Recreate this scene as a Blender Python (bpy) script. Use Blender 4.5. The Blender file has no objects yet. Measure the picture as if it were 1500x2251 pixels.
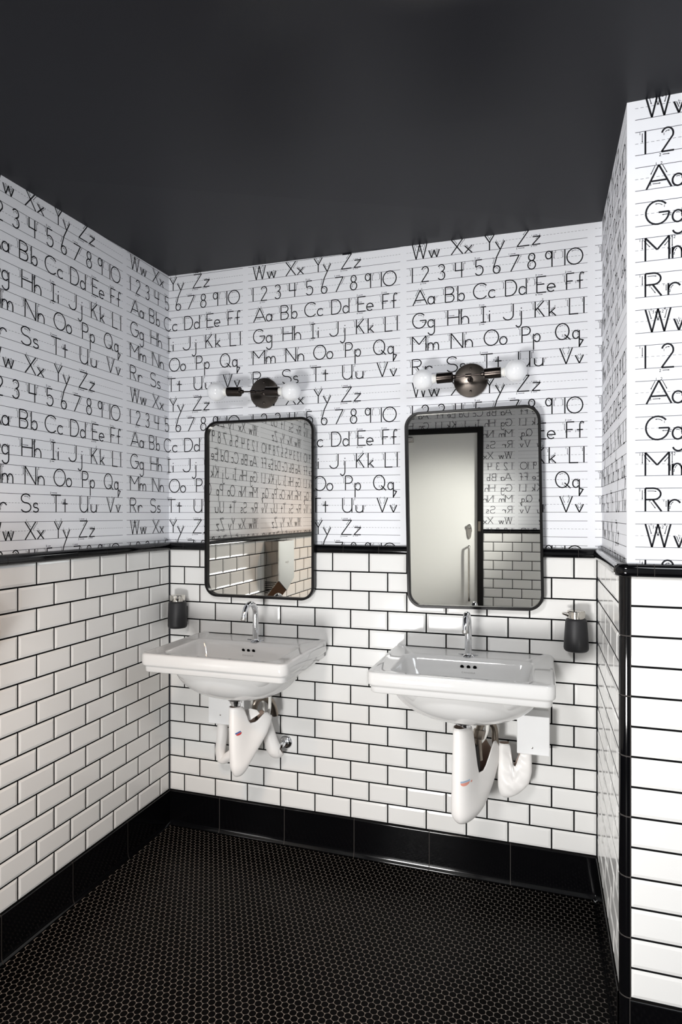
import bpy, bmesh, math, random
from mathutils import Vector, Matrix
from mathutils.bvhtree import BVHTree
import numpy as np
random.seed(4)
S = bpy.context.scene
COL = S.collection
PI = math.pi

# ------------------------------------------------------------------ camera
YAW = 0.3129
CAM = (1.6178, -2.4505, 1.4148)
cd = bpy.data.cameras.new('camera')
cam = bpy.data.objects.new('camera', cd)
COL.objects.link(cam)
cam.location = CAM
cam.rotation_euler = (PI / 2, 0, YAW)
cd.sensor_fit = 'VERTICAL'
cd.sensor_height = 36.0
cd.lens = 1358.41 / 2251 * 36.0
cd.shift_y = 4.36 / 2251
cd.clip_start = 0.02
S.camera = cam

# ------------------------------------------------------------------ light
S.view_settings.view_transform = 'Standard'
S.view_settings.look = 'None'
S.view_settings.gamma = 1.0
S.view_settings.use_curve_mapping = False
S.view_settings.exposure = 0.22
w = bpy.data.worlds.new('world')
S.world = w
w.use_nodes = True
w.node_tree.nodes['Background'].inputs[0].default_value = (0.8, 0.85, 1, 1)
w.node_tree.nodes['Background'].inputs[1].default_value = 0.02


def area(name, loc, target, size, power, color, size_y=None):
    ld = bpy.data.lights.new(name, 'AREA')
    ld.energy = power
    ld.color = color
    ld.shape = 'RECTANGLE'
    ld.size = size
    ld.size_y = size_y or size
    o = bpy.data.objects.new(name, ld)
    COL.objects.link(o)
    o.location = loc
    d = Vector(target) - Vector(loc)
    o.rotation_euler = d.to_track_quat('-Z', 'Y').to_euler()
    return o


a_ = area('low_fill', (0.72, -2.66, 0.36), (1.75, -0.4, 1.2), 0.5, 26, (1.0, 0.99, 0.975), 0.36)  # unseen area light, added low as part of the key lighting
a_.data.spread = math.radians(135)
a_ = area('overhead_fill', (0.92, -2.42, 2.455), (1.75, -0.4, 1.25), 0.5, 20, (1.0, 0.99, 0.985), 0.5)  # upper part of the key, added above mirror view; no fixture there
a_.data.spread = math.radians(135)
area('overhead_fill', (2.45, -1.75, 2.44), (2.2, -1.0, 0.0), 0.8, 17, (0.92, 0.96, 1.0), 0.8)  # added overhead fill for the right side, not a room lamp


def spot(name, loc, target, power, color, angle, blend=0.8, size=0.08):
    ld = bpy.data.lights.new(name, 'SPOT')
    ld.energy = power
    ld.color = color
    ld.spot_size = math.radians(angle)
    ld.spot_blend = blend
    ld.shadow_soft_size = size
    o = bpy.data.objects.new(name, ld)
    COL.objects.link(o)
    o.location = loc
    o.rotation_euler = (Vector(target) - Vector(loc)).to_track_quat('-Z', 'Y').to_euler()
    return o


spot('warm_downlight', (0.95, -1.95, 2.45), (0.25, -1.35, 0.1), 60, (1.0, 0.60, 0.31), 82, 1.0, 0.08)
spot('door_fill_spot', (2.65, -1.45, 2.1), (0.72, -3.0, 1.30), 290, (1.0, 1.0, 0.97), 33, 1.0, 0.1)  # extra light outside mirror view, added to brighten the door

# ------------------------------------------------------------------ materials


def mat(name, color, rough=0.5, metal=0.0, spec=0.5, coat=0.0, noise=0.0, nscale=30, bump=0.0, bscale=60, coat_rough=0.05):
    m = bpy.data.materials.new(name)
    m.use_nodes = True
    nt = m.node_tree
    b = nt.nodes['Principled BSDF']
    c = tuple(color) + (1,)
    b.inputs['Base Color'].default_value = c
    b.inputs['Roughness'].default_value = rough
    b.inputs['Metallic'].default_value = metal
    b.inputs['Specular IOR Level'].default_value = spec
    b.inputs['Coat Weight'].default_value = coat
    b.inputs['Coat Roughness'].default_value = coat_rough
    tc = nt.nodes.new('ShaderNodeTexCoord')
    if noise > 0:
        n = nt.nodes.new('ShaderNodeTexNoise')
        n.inputs['Scale'].default_value = nscale
        n.inputs['Detail'].default_value = 4
        nt.links.new(tc.outputs['Object'], n.inputs['Vector'])
        mx = nt.nodes.new('ShaderNodeMix')
        mx.data_type = 'RGBA'
        mx.inputs['A'].default_value = tuple(max(0, v * (1 - noise)) for v in color) + (1,)
        mx.inputs['B'].default_value = tuple(min(1, v * (1 + noise)) for v in color) + (1,)
        nt.links.new(n.outputs['Fac'], mx.inputs['Factor'])
        nt.links.new(mx.outputs['Result'], b.inputs['Base Color'])
    if bump > 0:
        n2 = nt.nodes.new('ShaderNodeTexNoise')
        n2.inputs['Scale'].default_value = bscale
        n2.inputs['Detail'].default_value = 3
        nt.links.new(tc.outputs['Object'], n2.inputs['Vector'])
        bp = nt.nodes.new('ShaderNodeBump')
        bp.inputs['Strength'].default_value = bump
        bp.inputs['Distance'].default_value = 0.002
        nt.links.new(n2.outputs['Fac'], bp.inputs['Height'])
        nt.links.new(bp.outputs['Normal'], b.inputs['Normal'])
    return m


M = {}
M['paper'] = mat('wallpaper', (0.83, 0.84, 0.875), 0.75, spec=0.25, noise=0.015, nscale=8)
M['ink'] = mat('wallpaper_ink', (0.010, 0.010, 0.013), 0.7, spec=0.2)
M['ink_line'] = mat('wallpaper_ruling', (0.085, 0.088, 0.10), 0.7, spec=0.2)
M['tile'] = mat('white_glazed_tile', (0.80, 0.795, 0.78), 0.13, spec=0.5, noise=0.02, nscale=3, bump=0.03, bscale=14)
M['grout'] = mat('black_grout', (0.005, 0.005, 0.0055), 0.9, spec=0.05)
M['grout_grey'] = mat('grey_grout', (0.055, 0.05, 0.047), 0.9, spec=0.1)
M['black_tile'] = mat('black_glazed_tile', (0.002, 0.002, 0.0025), 0.08, spec=0.38, bump=0.012, bscale=20)
M['floor_grout'] = mat('floor_grout', (0.31, 0.28, 0.25), 0.9, spec=0.1, noise=0.25, nscale=40)
M['hex'] = mat('black_matte_hex_tile', (0.0012, 0.001, 0.001), 0.30, spec=0.03, noise=0.2, nscale=60)
M['ceil'] = mat('charcoal_ceiling_paint', (0.0062, 0.0066, 0.0098), 0.42, spec=0.24, bump=0.03, bscale=120)
M['ceramic'] = mat('white_vitreous_china', (0.66, 0.656, 0.648), 0.06, spec=0.55, coat=0.4, noise=0.01, nscale=5)
M['chrome'] = mat('chrome', (0.80, 0.81, 0.83), 0.06, metal=1.0, noise=0.02, nscale=10)
M['steel'] = mat('brushed_steel', (0.55, 0.53, 0.50), 0.22, metal=1.0, noise=0.05, nscale=20)
M['frame'] = mat('black_metal_frame', (0.006, 0.0055, 0.0055), 0.30, metal=0.0, spec=0.16, noise=0.1, nscale=30)
M['mirror'] = mat('mirror_silver', (0.86, 0.85, 0.80), 0.0, metal=1.0)
M['bronze'] = mat('dark_bronze', (0.115, 0.10, 0.088), 0.26, metal=1.0, noise=0.15, nscale=30)
M['bronze_dark'] = mat('dark_bronze_socket', (0.06, 0.05, 0.045), 0.25, metal=1.0, noise=0.15, nscale=30)
M['bulb'] = mat('frosted_opal_glass', (0.87, 0.88, 0.90), 0.12, spec=0.5, coat=0.6, noise=0.005)
M['bulb'].node_tree.nodes['Principled BSDF'].inputs['Subsurface Weight'].default_value = 0.25
M['bulb'].node_tree.nodes['Principled BSDF'].inputs['Subsurface Radius'].default_value = (0.02, 0.02, 0.02)
M['bulb_base'] = mat('bulb_plastic_base', (0.86, 0.85, 0.82), 0.35)
M['rubber'] = mat('black_rubberised_plastic', (0.016, 0.016, 0.018), 0.48, spec=0.45, noise=0.1, nscale=80)
M['nickel'] = mat('polished_nickel', (0.74, 0.71, 0.66), 0.10, metal=1.0, noise=0.03, nscale=25)
M['vinyl'] = mat('white_vinyl', (0.83, 0.81, 0.79), 0.38, spec=0.4, noise=0.015, nscale=20)
M['vinyl_in'] = mat('foam_lining', (0.42, 0.31, 0.25), 0.8)
M['hose'] = mat('white_hose', (0.78, 0.77, 0.73), 0.4, noise=0.02)
M['brass'] = mat('tarnished_metal', (0.30, 0.26, 0.22), 0.32, metal=1.0, noise=0.2, nscale=40)
M['darkrubber'] = mat('dark_rubber', (0.02, 0.018, 0.016), 0.6)
M['plastic'] = mat('white_plastic', (0.86, 0.865, 0.87), 0.4, noise=0.01)
M['hole'] = mat('overflow_hole', (0.004, 0.004, 0.004), 0.9, spec=0.0)
M['stamp'] = mat('grey_stamp', (0.52, 0.515, 0.505), 0.5)
M['blue'] = mat('blue_print', (0.07, 0.13, 0.36), 0.5)
M['red'] = mat('red_print', (0.55, 0.05, 0.05), 0.5)
M['pale_blue'] = mat('pale_blue_print', (0.33, 0.45, 0.60), 0.5)
M['pale_red'] = mat('pale_red_print', (0.75, 0.32, 0.25), 0.5)
M['door'] = mat('white_door_paint', (0.82, 0.82, 0.80), 0.35, noise=0.01)
M['dryer_silver'] = mat('light_silver_panel', (0.93, 0.94, 0.95), 0.09, metal=1.0, noise=0.01)
M['dryer_side'] = mat('steel_dark_reflection', (0.30, 0.28, 0.26), 0.09, metal=1.0)  # same steel as the front; its dark reflection is put into the colour
M['dryer_floor_tint'] = mat('floor_reflection_brown', (0.11, 0.055, 0.03), 0.2, spec=0.5)  # warm floor reflection on the bottom plates, painted in as brown

# ------------------------------------------------------------------ mesh helpers


class MB:
    def __init__(self):
        self.v = []
        self.f = []
        self.mi = []

    def add(self, verts, faces, mi=0):
        b = len(self.v)
        self.v.extend([tuple(p) for p in verts])
        for f in faces:
            self.f.append(tuple(i + b for i in f))
            self.mi.append(mi)

    def quad(self, a, b, c, d, mi=0):
        self.add([a, b, c, d], [(0, 1, 2, 3)], mi)

    def box(self, x0, x1, y0, y1, z0, z1, mi=0):
        v = [(x0, y0, z0), (x1, y0, z0), (x1, y1, z0), (x0, y1, z0), (x0, y0, z1), (x1, y0, z1), (x1, y1, z1), (x0, y1, z1)]
        self.add(v, [(0, 3, 2, 1), (4, 5, 6, 7), (0, 1, 5, 4), (1, 2, 6, 5), (2, 3, 7, 6), (3, 0, 4, 7)], mi)

    def rings(self, rings, mi=0, closed=True, cap0=False, cap1=False):
        n = len(rings[0])
        b = len(self.v)
        for r in rings:
            self.v.extend([tuple(p) for p in r])
        for i in range(len(rings) - 1):
            for j in range(n if closed else n - 1):
                k = (j + 1) % n
                self.f.append((b + i * n + j, b + i * n + k, b + (i + 1) * n + k, b + (i + 1) * n + j))
                self.mi.append(mi)
        if cap0:
            self.f.append(tuple(b + j for j in reversed(range(n))))
            self.mi.append(mi)
        if cap1:
            e = b + (len(rings) - 1) * n
            self.f.append(tuple(e + j for j in range(n)))
            self.mi.append(mi)

    def lathe(self, prof, origin=(0, 0, 0), axis=(0, 0, 1), n=40, mi=0, cap0=True, cap1=True):
        a = Vector(axis).normalized()
        t = Vector((1, 0, 0)) if abs(a.x) < 0.9 else Vector((0, 1, 0))
        u = (t - a * t.dot(a)).normalized()
        v = a.cross(u)
        o = Vector(origin)
        rs = []
        for r, h in prof:
            rs.append([o + a * h + (u * math.cos(2 * PI * k / n) + v * math.sin(2 * PI * k / n)) * r for k in range(n)])
        self.rings(rs, mi, True, cap0, cap1)

    def tube(self, pts, rad, n=20, mi=0, cap=True, rad2=None, up=None):
        pts = [Vector(p) for p in pts]
        m = len(pts)
        if not hasattr(rad, '__len__'):
            rad = [rad] * m
        if rad2 is None:
            rad2 = rad
        elif not hasattr(rad2, '__len__'):
            rad2 = [rad2] * m
        T = []
        for i in range(m):
            a = pts[max(0, i - 1)]
            b = pts[min(m - 1, i + 1)]
            T.append((b - a).normalized())
        u = Vector(up) if up is not None else (Vector((1, 0, 0)) if abs(T[0].x) < 0.8 else Vector((0, 1, 0)))
        rs = []
        for i in range(m):
            u = (u - T[i] * u.dot(T[i])).normalized()
            v = T[i].cross(u)
            rs.append([pts[i] + u * math.cos(2 * PI * k / n) * rad[i] + v * math.sin(2 * PI * k / n) * rad2[i] for k in range(n)])
        self.rings(rs, mi, True, cap, cap)
        return rs

    def build(self, name, mats, parent=None, smooth=True, angle=35, recalc=True):
        me = bpy.data.meshes.new(name)
        me.from_pydata(self.v, [], self.f)
        if not isinstance(mats, (list, tuple)):
            mats = [mats]
        for m in mats:
            me.materials.append(m)
        me.polygons.foreach_set('material_index', self.mi)
        if recalc:
            bm = bmesh.new()
            bm.from_mesh(me)
            bmesh.ops.recalc_face_normals(bm, faces=bm.faces)
            bm.to_mesh(me)
            bm.free()
        if smooth:
            me.polygons.foreach_set('use_smooth', [True] * len(me.polygons))
            me.set_sharp_from_angle(angle=math.radians(angle))
        me.update()
        o = bpy.data.objects.new(name, me)
        COL.objects.link(o)
        if parent:
            o.parent = parent
        return o


def spline(pts, sub=8):
    P = [Vector(p) for p in pts]
    out = []
    for i in range(len(P) - 1):
        p0 = P[max(0, i - 1)]
        p1 = P[i]
        p2 = P[i + 1]
        p3 = P[min(len(P) - 1, i + 2)]
        for k in range(sub):
            t = k / sub
            out.append(0.5 * ((2 * p1) + (p2 - p0) * t + (2 * p0 - 5 * p1 + 4 * p2 - p3) * t * t + (3 * p1 - p0 - 3 * p2 + p3) * t ** 3))
    out.append(P[-1])
    return out


def lerp_list(vals, m):
    out = []
    n = len(vals) - 1
    for i in range(m):
        t = i / (m - 1) * n
        k = min(int(t), n - 1)
        out.append(vals[k] + (vals[k + 1] - vals[k]) * (t - k))
    return out


def rrect(w, h, r, n=8):
    """rounded rectangle outline (x, y), counter-clockwise, centred."""
    out = []
    for cx, cy, a0 in ((w / 2 - r, h / 2 - r, 0), (-w / 2 + r, h / 2 - r, 90), (-w / 2 + r, -h / 2 + r, 180), (w / 2 - r, -h / 2 + r, 270)):
        for k in range(n + 1):
            a = math.radians(a0 + 90 * k / n)
            out.append((cx + r * math.cos(a), cy + r * math.sin(a)))
    return out


def tag(o, label, cat, group=None):
    o['label'] = label
    o['category'] = cat
    if group:
        o['group'] = group
    return o


def struct(o, label, cat):
    o['kind'] = 'structure'
    return tag(o, label, cat)


def thing(name, label, cat, loc=(0, 0, 0), group=None):
    o = bpy.data.objects.new(name, None)
    o.empty_display_size = 0.05
    COL.objects.link(o)
    o.location = loc
    return tag(o, label, cat, group)


def bevel(o, w=0.002, seg=2):
    md = o.modifiers.new('bevel', 'BEVEL')
    md.width = w
    md.segments = seg
    md.limit_method = 'ANGLE'
    md.angle_limit = math.radians(40)
    return o


# ------------------------------------------------------------------ stroke lettering of the wallpaper


def arc(cx, cy, rx, ry, a0, a1, n=None):
    n = n or max(4, int(abs(a1 - a0) / 14))
    return [(cx + rx * math.cos(math.radians(a0 + (a1 - a0) * k / n)), cy + ry * math.sin(math.radians(a0 + (a1 - a0) * k / n))) for k in range(n + 1)]


GL = {
    'A': [[(.5, 1), (0, 0)], [(.5, 1), (1, 0)], [(.2, .33), (.8, .33)]],
    'B': [[(0, 1), (0, 0)], [(0, 1), (.5, 1)] + arc(.5, .755, .46, .245, 90, -90) + [(0, .51)], [(0, .51), (.55, .51)] + arc(.55, .255, .45, .255, 90, -90) + [(0, 0)]],
    'C': [arc(.55, .5, .55, .5, 42, 318)],
    'D': [[(0, 1), (0, 0)], [(0, 1), (.4, 1)] + arc(.4, .5, .6, .5, 90, -90) + [(0, 0)]],
    'E': [[(0, 1), (0, 0)], [(0, 1), (1, 1)], [(0, .52), (.8, .52)], [(0, 0), (1, 0)]],
    'F': [[(0, 1), (0, 0)], [(0, 1), (1, 1)], [(0, .52), (.8, .52)]],
    'G': [arc(.5, .5, .5, .5, 42, 360), [(1, .5), (.55, .5)]],
    'H': [[(0, 1), (0, 0)], [(1, 1), (1, 0)], [(0, .5), (1, .5)]],
    'I': [[(.5, 1), (.5, 0)], [(0, 1), (1, 1)], [(0, 0), (1, 0)]],
    'J': [[(1, 1), (1, .3)] + arc(.5, .3, .5, .3, 0, -165)],
    'K': [[(0, 1), (0, 0)], [(.95, 1), (0, .42)], [(.28, .58), (1, 0)]],
    'L': [[(0, 1), (0, 0), (1, 0)]],
    'M': [[(0, 1), (0, 0)], [(1, 1), (1, 0)], [(0, 1), (.5, .45)], [(1, 1), (.5, .45)]],
    'N': [[(0, 1), (0, 0)], [(0, 1), (1, 0)], [(1, 1), (1, 0)]],
    'O': [arc(.5, .5, .5, .5, 60, 420)],
    'P': [[(0, 1), (0, 0)], [(0, 1), (.5, 1)] + arc(.5, .74, .5, .26, 90, -90) + [(0, .48)]],
    'Q': [arc(.45, .5, .45, .5, 60, 420), [(.6, .3), (1, -.04)]],
    'R': [[(0, 1), (0, 0)], [(0, 1), (.5, 1)] + arc(.5, .755, .45, .245, 90, -90) + [(0, .51)], [(.45, .51), (1, 0)]],
    'S': [arc(.5, .755, .46, .245, 25, 270) + arc(.5, .255, .5, .255, 90, -155)[1:]],
    'T': [[(.5, 1), (.5, 0)], [(0, 1), (1, 1)]],
    'U': [[(0, 1), (0, .35)] + arc(.5, .35, .5, .35, 180, 360), [(1, 1), (1, 0)]],
    'V': [[(0, 1), (.5, 0)], [(1, 1), (.5, 0)]],
    'W': [[(0, 1), (.26, 0)], [(.5, 1), (.26, 0)], [(.5, 1), (.75, 0)], [(1, 1), (.75, 0)]],
    'X': [[(0, 1), (1, 0)], [(1, 1), (0, 0)]],
    'Y': [[(0, 1), (.5, .5), (.5, 0)], [(1, 1), (.5, .5)]],
    'Z': [[(.1, 1), (1, 1)], [(1, 1), (0, 0)], [(0, 0), (1, 0)]],
    'a': [arc(.46, .25, .46, .25, 35, 395), [(.92, .5), (.92, .06), (1, 0)]],
    'b': [[(0, 1), (0, 0)], arc(.54, .25, .46, .25, 150, -150)],
    'c': [arc(.55, .25, .55, .25, 42, 318)],
    'd': [arc(.46, .25, .46, .25, 30, 330), [(1, 1), (1, 0)]],
    'e': [[(0, .26), (1, .26)] + arc(.5, .25, .5, .25, 0, 315)],
    'f': [[(1, .92)] + arc(.72, .78, .3, .22, 70, 180) + [(.42, 0)], [(0, .5), (.85, .5)]],
    'g': [arc(.46, .25, .46, .25, 30, 330), [(1, .5), (1, -.25)] + arc(.5, -.25, .5, .25, 0, -160)],
    'h': [[(0, 1), (0, 0)], [(0, .2)] + arc(.5, .22, .5, .28, 170, 0) + [(1, 0)]],
    'i': [[(0, .5), (0, 0)]],
    'j': [[(1, .5), (1, -.25)] + arc(.5, -.25, .5, .25, 0, -150)],
    'k': [[(0, 1), (0, 0)], [(.9, .5), (0, .18)], [(.3, .29), (1, 0)]],
    'l': [[(0, 1), (0, 0)]],
    'm': [[(0, .5), (0, 0)], [(0, .25)] + arc(.25, .25, .25, .25, 180, 0) + [(.5, 0)], [(.5, .25)] + arc(.75, .25, .25, .25, 180, 0) + [(1, 0)]],
    'n': [[(0, .5), (0, 0)], [(0, .25)] + arc(.5, .22, .5, .28, 170, 0) + [(1, 0)]],
    'o': [arc(.5, .25, .5, .25, 60, 420)],
    'p': [[(0, .5), (0, -.5)], arc(.54, .25, .46, .25, 150, -150)],
    'q': [arc(.45, .25, .45, .25, 30, 330), [(.95, .5), (.95, -.5), (1.5, -.12), (.95, -.05)]],
    'r': [[(0, .5), (0, 0)], [(0, .22)] + arc(.55, .22, .55, .28, 165, 30)],
    's': [arc(.5, .375, .42, .125, 25, 270) + arc(.5, .125, .5, .125, 90, -155)[1:]],
    't': [[(.5, .8), (.5, 0)], [(0, .5), (1, .5)]],
    'u': [[(0, .5), (0, .22)] + arc(.5, .22, .5, .22, 180, 360), [(1, .5), (1, 0)]],
    'v': [[(0, .5), (.5, 0)], [(1, .5), (.5, 0)]],
    'w': [[(0, .5), (.26, 0)], [(.5, .5), (.26, 0)], [(.5, .5), (.75, 0)], [(1, .5), (.75, 0)]],
    'x': [[(0, .5), (1, 0)], [(1, .5), (0, 0)]],
    'y': [[(0, .5), (.5, .0)], [(1, .5), (.08, -.56)]],
    'z': [[(.05, .5), (1, .5)], [(1, .5), (0, 0)], [(0, 0), (1, 0)]],
    '1': [[(0, 1), (0, 0)]],
    '2': [arc(.48, .74, .46, .26, 165, -25) + [(0, 0)], [(0, 0), (1, 0)]],
    '3': [arc(.48, .77, .44, .23, 155, -90), arc(.48, .27, .5, .27, 90, -150)],
    '4': [[(.05, 1), (.05, .47), (1, .47)], [(.78, 1), (.78, 0)]],
    '5': [[(.08, 1), (.05, .55)], [(.05, .55)] + arc(.46, .31, .52, .31, 125, -150), [(.08, 1), (.85, 1)]],
    '6': [[(.48, 1), (.03, .34)], arc(.5, .24, .48, .24, 0, 360)],
    '7': [[(0, 1), (1, 1)], [(1, 1), (.12, 0)]],
    '8': [arc(.5, .77, .4, .23, 0, 360), arc(.5, .27, .5, .27, 90, 450)],
    '9': [arc(.42, .76, .42, .24, 0, 360), [(.88, 1), (.88, 0)]],
    '0': [arc(.5, .5, .5, .5, 60, 420)],
}
DOTS = {'i': (0, .68), 'j': (1, .68)}
SMALLNUM = {1: [[(.5, 1), (.5, 0)]], 2: [[(0, .8), (.3, 1), (.8, .9), (.8, .6), (0, 0), (1, 0)]], 3: [[(0, 1), (.9, 1), (.4, .55), (.9, .4), (.8, .05), (0, .05)]],
            4: [[(.7, 0), (.7, 1), (0, .4), (1, .4)]]}
ROWS = {
    'W': [('W', 0.4, 1.38), ('w', 1.51, 2.22), ('X', 2.99, 3.75), ('x', 3.87, 4.35), ('Y', 5.15, 5.77), ('y', 5.83, 6.4), ('Z', 7.18, 7.92), ('z', 8.1, 8.59)],
    'N': [('1', 0.4, 0.4), ('2', 1.03, 1.51), ('3', 2.12, 2.58), ('4', 3.24, 3.8), ('5', 4.56, 5.06), ('6', 5.69, 6.13), ('7', 6.72, 7.3), ('8', 7.84, 8.3), ('9', 8.91, 9.34), ('1', 10.05, 10.05), ('0', 10.17, 11.09)],
    'A': [('A', 0.44, 1.41), ('a', 1.45, 1.91), ('B', 2.61, 3.18), ('b', 3.43, 3.85), ('C', 4.44, 5.3), ('c', 5.4, 5.83), ('D', 6.46, 7.15), ('d', 7.3, 7.74), ('E', 8.38, 8.94), ('e', 9.01, 9.47), ('F', 10.15, 10.6), ('f', 10.75, 11.16)],
    'G': [('G', 0.42, 1.32), ('g', 1.45, 1.89), ('H', 2.77, 3.5), ('h', 3.65, 4.13), ('I', 4.9, 5.24), ('i', 5.46, 5.46), ('J', 6.31, 6.94), ('j', 7.08, 7.44), ('K', 8.28, 8.83), ('k', 9.12, 9.52), ('L', 10.32, 10.83), ('l', 11.16, 11.16)],
    'M': [('M', 0.4, 1.32), ('m', 1.45, 2.16), ('N', 2.99, 3.75), ('n', 3.91, 4.37), ('O', 5.12, 6.03), ('o', 6.1, 6.55), ('P', 7.48, 7.98), ('p', 8.18, 8.57), ('Q', 9.5, 10.38), ('q', 10.51, 10.91)],
    'R': [('R', 0.4, 1.03), ('r', 1.29, 1.73), ('S', 2.7, 3.4), ('s', 3.56, 3.94), ('T', 4.9, 5.67), ('t', 5.79, 6.22), ('U', 7.27, 7.95), ('u', 8.24, 8.74), ('V', 9.75, 10.49), ('v', 10.66, 11.13)],
}
CAPH = 0.060
PITCH = 0.09250
LINEW = 0.682
PERIOD = 0.708


def ribbon(poly, wd, out):
    """mitred flat strip along a polyline, split at sharp corners; appends convex quads to out."""
    hw = wd / 2
    P = [np.array(p, float) for p in poly]
    P = [p for i, p in enumerate(P) if i == 0 or np.linalg.norm(p - P[i - 1]) > 1e-6]
    runs = [[P[0]]]
    for i in range(1, len(P)):
        runs[-1].append(P[i])
        if i < len(P) - 1:
            a = P[i] - P[i - 1]
            b = P[i + 1] - P[i]
            ca = a.dot(b) / (np.linalg.norm(a) * np.linalg.norm(b))
            if ca < 0.75:
                runs.append([P[i]])
    nr = len(runs)
    for ri, R in enumerate(runs):
        R = [r.copy() for r in R]
        if ri > 0:
            d = R[1] - R[0]
            R[0] = R[0] - d / np.linalg.norm(d) * hw * 0.8
        if ri < nr - 1:
            d = R[-1] - R[-2]
            R[-1] = R[-1] + d / np.linalg.norm(d) * hw * 0.8
        L = []
        for i in range(len(R)):
            t = np.zeros(2)
            if i > 0:
                d = R[i] - R[i - 1]
                t += d / np.linalg.norm(d)
            if i < len(R) - 1:
                d = R[i + 1] - R[i]
                t += d / np.linalg.norm(d)
            t /= np.linalg.norm(t)
            n = np.array((-t[1], t[0]))
            L.append((R[i] + n * hw, R[i] - n * hw))
        for i in range(len(R) - 1):
            out.append([L[i][0], L[i][1], L[i + 1][1], L[i + 1][0]])


def glyph_polys(ch, x0, x1):
    """convex polygons of a letter and its stroke arrows, in metres from the line start and the baseline."""
    thick, thin = [], []
    strokes = []
    for s in GL[ch]:
        strokes.append([((x0 + (x1 - x0) * x) * CAPH, y * CAPH) for x, y in s])
    allp = np.array([p for s in strokes for p in s])
    cen = allp.mean(axis=0)
    low = ch.islower()
    for si, s in enumerate(strokes):
        ribbon(s, 0.0045, thick)
        P = [np.array(p) for p in s]
        seg = [0]
        for i in range(1, len(P)):
            seg.append(seg[-1] + np.linalg.norm(P[i] - P[i - 1]))
        tot = seg[-1]

        def at(d):
            for i in range(1, len(P)):
                if d <= seg[i] or i == len(P) - 1:
                    t = (d - seg[i - 1]) / max(1e-9, seg[i] - seg[i - 1])
                    return P[i - 1] + (P[i] - P[i - 1]) * t, (P[i] - P[i - 1]) / max(1e-9, np.linalg.norm(P[i] - P[i - 1]))
        L0, L1 = 0.08 * min(tot, CAPH), min(0.52 * tot, (0.26 if low else 0.42) * CAPH)
        off = (0.085 if low else 0.12) * CAPH
        straight = len(s) <= 3
        pm, tm = at((L0 + L1) / 2)
        nm = np.array((-tm[1], tm[0]))
        sd = 1 if (pm - cen).dot(nm) > 0 else -1
        if abs((pm - cen).dot(nm)) < 0.002:
            sd = -1 if tm[1] < -.5 else 1
        if not straight or ch in 'WwVvXxYy':
            sd = -sd
        pts = []
        for k in range(5):
            p, t = at(L0 + (L1 - L0) * k / 4)
            n = np.array((-t[1], t[0]))
            pts.append(p + n * sd * off)
        ribbon(pts, 0.0017, thin)
        d = pts[-1] - pts[-2]
        d /= np.linalg.norm(d)
        n = np.array((-d[1], d[0]))
        hs = 0.0021 if low else 0.0026
        thin.append([pts[-1] + n * hs * .7, pts[-1] - n * hs * .7, pts[-1] + d * hs * 1.7])
        d0 = pts[0] - pts[1]
        d0 /= np.linalg.norm(d0)
        p, t = at(L0)
        n = np.array((-t[1], t[0])) * sd
        q = pts[0] + (n * 0.09 * CAPH if straight and abs(t[1]) > .9 else d0 * 0.09 * CAPH)
        ns = 0.0066 if not low else 0.0050
        for st in SMALLNUM[min(si + 1, 4)]:
            ribbon([(q[0] + (a - .5) * ns * .6, q[1] + (b - .5) * ns) for a, b in st], 0.0012, thin)
    if ch in DOTS:
        dx, dy = DOTS[ch]
        cx = (x0 + (x1 - x0) * dx) * CAPH
        cy = dy * CAPH
        thick.append([np.array((cx + .0024 * math.cos(a * PI / 4), cy + .0024 * math.sin(a * PI / 4))) for a in range(8)])
    return thick + thin


ROWPOLY = {}
for k, row in ROWS.items():
    ps = []
    for ch, a, b in row:
        ps += glyph_polys(ch, a, b)
    ROWPOLY[k] = ps


def clip(poly, lim, keep_ge):
    out = []
    n = len(poly)
    for i in range(n):
        a, b = poly[i], poly[(i + 1) % n]
        ia = (a[0] >= lim) if keep_ge else (a[0] <= lim)
        ib = (b[0] >= lim) if keep_ge else (b[0] <= lim)
        if ia:
            out.append(a)
        if ia != ib:
            t = (lim - a[0]) / (b[0] - a[0])
            out.append(a + (b - a) * t)
    return out


ROWSEQ = ['W', 'N', 'A', 'G', 'M', 'R']
ZTOP = 2.4388


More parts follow.
